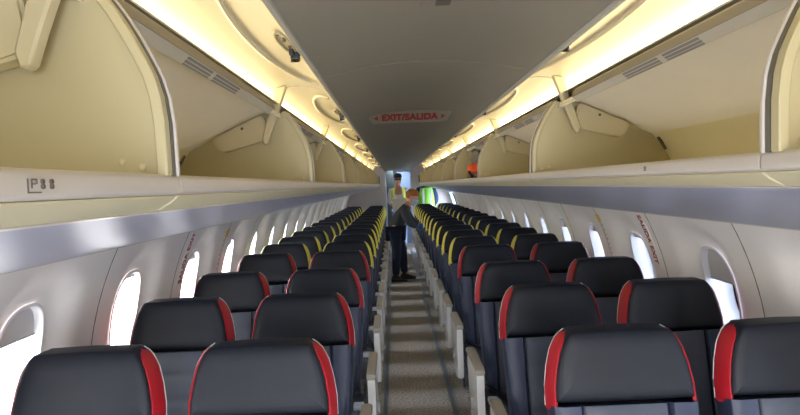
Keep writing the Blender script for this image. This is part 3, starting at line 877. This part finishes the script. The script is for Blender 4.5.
jk = grow(J, TJ); jk['pelvis'] = ((-.13,py,.80),(.165,.145)); jk['neck'] = ((.095,py,1.255),.070)
skin_mesh('jacket', rel(jk), sube(TJ), 'jacket', P1)
LJ = ['pelvis','hipl','kneel','anklel','hipr','kneer','ankler']
lj = grow(J, LJ, 1.12, .014)
skin_mesh('trousers', rel(lj), sube(LJ), 'trouser', P1)
for k, (x, yy) in enumerate(((-.15,py-.12),(.0,py+.13))):
    mb = MB(); x -= o0.x; yy -= o0.y
    mb.loft([[(x+a, yy+w*math.sin(t), h0+h*(.5+.5*math.cos(t))) for t in [2*math.pi*i/12 for i in range(12)]] for a, w, h0, h in ((-.075,.025,.0,.06),(-.05,.042,0,.10),(.0,.045,0,.11),(.08,.046,0,.075),(.15,.045,0,.055),(.19,.03,0,.035))])
    mb.build('shoe', 'shoe', P1)
head(P1, Vector((.175,py-.01,1.385))-o0, R_(-14), R_(28), 'hair', True)
hand(P1, Vector((.235,py-.135,.895))-o0, (1,.15,-.25), 1, 'glove')
hand(P1, Vector((.285,py+.155,.915))-o0, (1,-.1,-.25), -1, 'glove')

# person in the doorway
py2 = 14.95; px2 = -.02
P2 = empty('person', (px2, py2, 0))
tag(P2, 'person standing in rear doorway in yellow vest, black cap and sunglasses', 'person')
J2 = {'pelvis':((0,0,.98),(.14,.10)),'spine':((0,0,1.15),(.13,.10)),'chest':((0,0,1.38),(.15,.11)),'neck':((0,-.01,1.55),.055),'skull':((0,-.02,1.64),.06),
     'hipl':((-.09,0,.92),.085),'kneel':((-.10,-.01,.50),.06),'anklel':((-.11,0,.09),.042),
     'hipr':((.09,0,.92),.085),'kneer':((.10,-.01,.50),.06),'ankler':((.11,0,.09),.042),
     'shl':((-.19,0,1.45),.06),'ell':((-.23,-.03,1.18),.045),'wrl':((-.17,-.22,1.14),.03),
     'shr':((.19,0,1.45),.06),'elr':((.23,-.03,1.18),.045),'wrr':((.17,-.22,1.14),.03)}
skin_mesh('body', J2, EB, 'skin', P2)
skin_mesh('shirt', grow(J2, TJ, 1.1, .010), sube(TJ), 'shirt', P2)
skin_mesh('trousers', grow(J2, LJ, 1.1, .012), sube(LJ), 'jeans', P2)
for s in (-1,1):
    mb = MB(); mb.loft([[(s*.11+w*math.sin(t), a, h0+h*(.5+.5*math.cos(t))) for t in [2*math.pi*i/12 for i in range(12)]] for a, w, h0, h in ((.075,.025,.0,.06),(.05,.042,0,.10),(.0,.045,0,.11),(-.08,.046,0,.075),(-.15,.045,0,.055),(-.19,.03,0,.035))])
    mb.build('shoe', 'shoe', P2)
def vest(parent, z0, z1, m, rx, ry, gap, center=(0,0)):
    mb = MB(); rr = []
    n = 28
    for k in range(9):
        z = z0+(z1-z0)*k/8; f = k/8
        w = rx*(1-.02*abs(f-.5)) if f < .8 else rx*(1-.25*(f-.8)/.2); g = gap*(1+1.1*f)
        a0, a1 = -math.pi/2+g, 1.5*math.pi-g
        rr.append([(center[0]+w*math.cos(a0+(a1-a0)*i/n), center[1]+ry*math.sin(a0+(a1-a0)*i/n), z) for i in range(n+1)])
    inner = [[(center[0]+(x-center[0])*.97, center[1]+(y-center[1])*.97, z) for x, y, z in r][::-1] for r in rr]
    mb.loft([a+b for a, b in zip(rr, inner)]); v = mb.build('vest', m, parent)
    return v
vv = vest(P2, 1.10, 1.53, 'vest', .195, .165, .28)
for s in (-1,1):
    mb = MB(); mb.loft([[(s*.10+a, -.162+b, 1.12), (s*.10+a, -.160+b, 1.35), (s*.10+a, -.15+b, 1.47)] for a, b in ((-.014,0),(.014,0),(.014,.01),(-.014,.01))], False)
    mb.build('reflective_stripe', 'silver', vv)
head(P2, (0,-.03,1.725), R_(-90), R_(4), 'hairk', False, hat=True)
hand(P2, (-.17,-.22,1.14), (.25,-.55,-.25), -1, 'skin'); hand(P2, (.17,-.22,1.14), (-.25,-.55,-.25), 1, 'skin')
mb = MB(); mb.box(-.155,.155,-.13,.13,-.14,.14,.004)
bx = empty('carton', (px2+.0, py2-.49, 1.15)); tag(bx, 'pale boxy item held in front of the person in the rear doorway', 'box')
mb.build('carton_body', 'carton', bx)
mb = MB(); mb.box(-.156,.156,-.0015,.0015,.137,.1415); mb.box(-.02,.02,-.1312,.1312,.138,.1414); mb.build('tape', 'strip', bx)

# person at the right rear, standing behind the last row with the head behind the bins
P3 = empty('person', (.655, 15.1, 0)); P3.rotation_euler = (0, 0, R_(186))
tag(P3, 'person in lime green reflective vest and navy sleeves behind the right rear seats', 'person')
J3 = dict(J2)
J3['ell'] = ((-.25,.02,1.20),.05); J3['wrl'] = ((-.22,-.20,1.05),.032); J3['shl'] = ((-.20,0,1.42),.068)
J3['elr'] = ((.21,-.06,1.18),.045); J3['wrr'] = ((.12,-.24,1.12),.03)
skin_mesh('body', J3, EB, 'skin', P3)
skin_mesh('shirt', grow(J3, TJ, 1.15, .012), sube(TJ), 'dkblue', P3)
skin_mesh('trousers', grow(J3, LJ, 1.1, .012), sube(LJ), 'trouser', P3)
for s_ in (-1,1):
    mb = MB(); mb.loft([[(s_*.11+w*math.sin(t), a, h0+h*(.5+.5*math.cos(t))) for t in [2*math.pi*i/12 for i in range(12)]] for a, w, h0, h in ((.075,.025,.0,.06),(.05,.042,0,.10),(.0,.045,0,.11),(-.08,.046,0,.075),(-.15,.045,0,.055),(-.19,.03,0,.035))])
    mb.build('shoe', 'shoe', P3)
v3 = vest(P3, .98, 1.50, 'lime', .205, .172, .28)
for s_ in (-1,1):
    mb = MB(); mb.loft([[(s_*.085+a_, .162, .99), (s_*.085+a_, .164, 1.30), (s_*.085+a_, .160, 1.47)] for a_ in (-.026,.026)], False)
    mb.build('reflective_stripe', 'silver', v3)
head(P3, (0,-.03,1.70), R_(-90), R_(14), 'hairk', True)
hand(P3, (-.22,-.20,1.05), (.1,-.5,-.3), -1, 'skin'); hand(P3, (.12,-.24,1.12), (-.2,-.5,-.2), 1, 'skin')

# ------------------------------------------------------------------ orange vest in the right bin
ov = empty('safety_vest', (.50, 4.78, 1.624)); tag(ov, 'orange and grey safety vest bundled on the lip of a right overhead bin', 'vest')
def lump(c, r, seed, m, name, par, n=22):
    random.seed(seed); mb = MB(); t = bmesh.new(); bmesh.ops.create_uvsphere(t, u_segments=n, v_segments=12, radius=1)
    ph = [random.uniform(0, 6) for _ in range(6)]
    for v in t.verts:
        a = math.atan2(v.co.y, v.co.x); k = 1+.07*math.sin(4*a+ph[0]+3*v.co.z)+.05*math.sin(7*a+ph[1]-4*v.co.z)
        sq = max(abs(v.co.x), abs(v.co.y), abs(v.co.z)); k *= (1/sq)**.45
        v.co = Vector((v.co.x*k*r[0], v.co.y*k*r[1], v.co.z*k*r[2]))
    zmin = min(v.co.z for v in t.verts)
    mb.merge(t, Matrix.Translation((c[0], c[1], c[2])))
    return mb.build(name, m, par, ang=80)
lump((.03,.09,.020), (.060,.20,.016), 1, 'greycloth', 'grey_band', ov)
lump((.03,.09,.073), (.060,.20,.044), 2, 'orange', 'orange_panel', ov)
lump((.055,.11,.160), (.046,.17,.055), 3, 'greycloth', 'grey_panel', ov)
mb = MB(); mb.tube([(-.02,-.08,.012),(-.035,-.03,.045),(-.03,.02,.05),(-.015,.06,.03),(-.01,.10,.012)], .010, 8); mb.build('strap', 'belt', ov)
lump((-.015,.12,.022), (.018,.04,.018), 5, 'khaki', 'yellow_cuff', ov, 14)

# galley lamps in the doorway header
for k, x in enumerate((-.29,.24)):
    g = empty('downlight', (x, YE-.07, 1.985)); tag(g, 'small bright round lamp at the top %s corner of the rear doorway' % ('left','right')[k], 'light', 'doorway lamps')
    mb = MB(); mb.sphere((0,0,0), (.028,.028,.016), 14, 8); mb.build('lamp_lens', 'downlight', g)
    mb = MB(); mb.tube([(0,0,.0),(0,0,.03)], .036, 14); mb.build('lamp_ring', 'galley', g)
# galley units beyond the doorway
gd = empty('rear_door', (.12, YE+1.2, 0)); tag(gd, 'pale blue panelled rear door behind the standing person', 'door')
mb = MB(); mb.box(-.16,.34,-.03,.03,0,1.95,.01); mb.build('door_leaf', 'galleyb', gd)
mb = MB(); mb.box(-.12,-.09,-.06,-.03,.95,1.05,.006); mb.build('handle', 'metal', gd)
gc = empty('galley_unit', (-.33, YE+1.0, 0)); tag(gc, 'grey galley cabinet left of the standing person through the rear doorway', 'cabinet')
mb = MB(); mb.box(-.22,.20,-.25,.25,0,2.04,.01); mb.build('cabinet_body', 'galleyd', gc)
mb = MB(); mb.box(-.20,.18,-.262,-.25,1.3,1.9,.005); mb.box(-.20,.18,-.262,-.25,.1,.95,.005); mb.build('cabinet_door', 'galleyd', gc)

# ------------------------------------------------------------------ world and lamps
w = bpy.data.worlds.new('sky'); SC.world = w; w.use_nodes = True
nt = w.node_tree; nt.nodes.clear()
out = nt.nodes.new('ShaderNodeOutputWorld'); bg = nt.nodes.new('ShaderNodeBackground')
tc = nt.nodes.new('ShaderNodeTexCoord'); sx = nt.nodes.new('ShaderNodeSeparateXYZ')
nt.links.new(tc.outputs['Generated'], sx.inputs[0])
rp = nt.nodes.new('ShaderNodeValToRGB')
mr = nt.nodes.new('ShaderNodeMapRange'); mr.inputs['From Min'].default_value = -1; mr.inputs['From Max'].default_value = 1
nt.links.new(sx.outputs['X'], mr.inputs['Value']); nt.links.new(mr.outputs[0], rp.inputs['Fac'])
e = rp.color_ramp.elements
e[0].position = .3; e[0].color = (1.0,.98,.95,1); e[1].position = .75; e[1].color = (.50,.58,.72,1)
mz = nt.nodes.new('ShaderNodeMapRange'); mz.inputs['From Min'].default_value = -.6; mz.inputs['From Max'].default_value = .5
mz.inputs['To Min'].default_value = .62; mz.inputs['To Max'].default_value = 1.25
nt.links.new(sx.outputs['Z'], mz.inputs['Value'])
vm = nt.nodes.new('ShaderNodeVectorMath'); vm.operation = 'SCALE'
nt.links.new(rp.outputs['Color'], vm.inputs[0]); nt.links.new(mz.outputs[0], vm.inputs['Scale'])
nt.links.new(vm.outputs[0], bg.inputs['Color']); bg.inputs['Strength'].default_value = 9
nt.links.new(bg.outputs[0], out.inputs[0])
for sg in (-1,1):
    l = bpy.data.lights.new('daylight_portal', 'AREA'); l.shape = 'RECTANGLE'; l.size = 18.2; l.size_y = .75
    l.cycles.is_portal = True
    o = bpy.data.objects.new('daylight_portal', l); COL.objects.link(o)
    o.matrix_world = rotframe((0,sg,0),(0,0,1),(sg,0,0),(sg*1.56,6.8,1.0))   # -Z looks into the cabin
# galley lighting
l = bpy.data.lights.new('galley_lamp', 'AREA'); l.size = .5; l.energy = 4; l.color = (.86,.93,1)
o = bpy.data.objects.new('galley_lamp', l); COL.objects.link(o); o.location = (0, YE+.7, 2.03)

# ------------------------------------------------------------------ camera
cam = bpy.data.cameras.new('camera'); cam.sensor_width = 36; cam.lens = 615/800*36; cam.clip_start = .02
co = bpy.data.objects.new('camera', cam); COL.objects.link(co)
co.matrix_world = Matrix.Translation((-.12,0,1.595))@Matrix.Rotation(R_(-.475),4,'Z')@Matrix.Rotation(R_(90-2.11),4,'X')@Matrix.Rotation(R_(-2.29),4,'Z')
SC.camera = co
vs = SC.view_settings
vs.view_transform = 'Standard'; vs.look = 'None'; vs.exposure = 1.6; vs.gamma = 1; vs.use_curve_mapping = False
SC.cycles.use_denoising = True
SC.cycles.max_bounces = 16; SC.cycles.diffuse_bounces = 12; SC.cycles.transparent_max_bounces = 12
SC.cycles.sample_clamp_indirect = 20
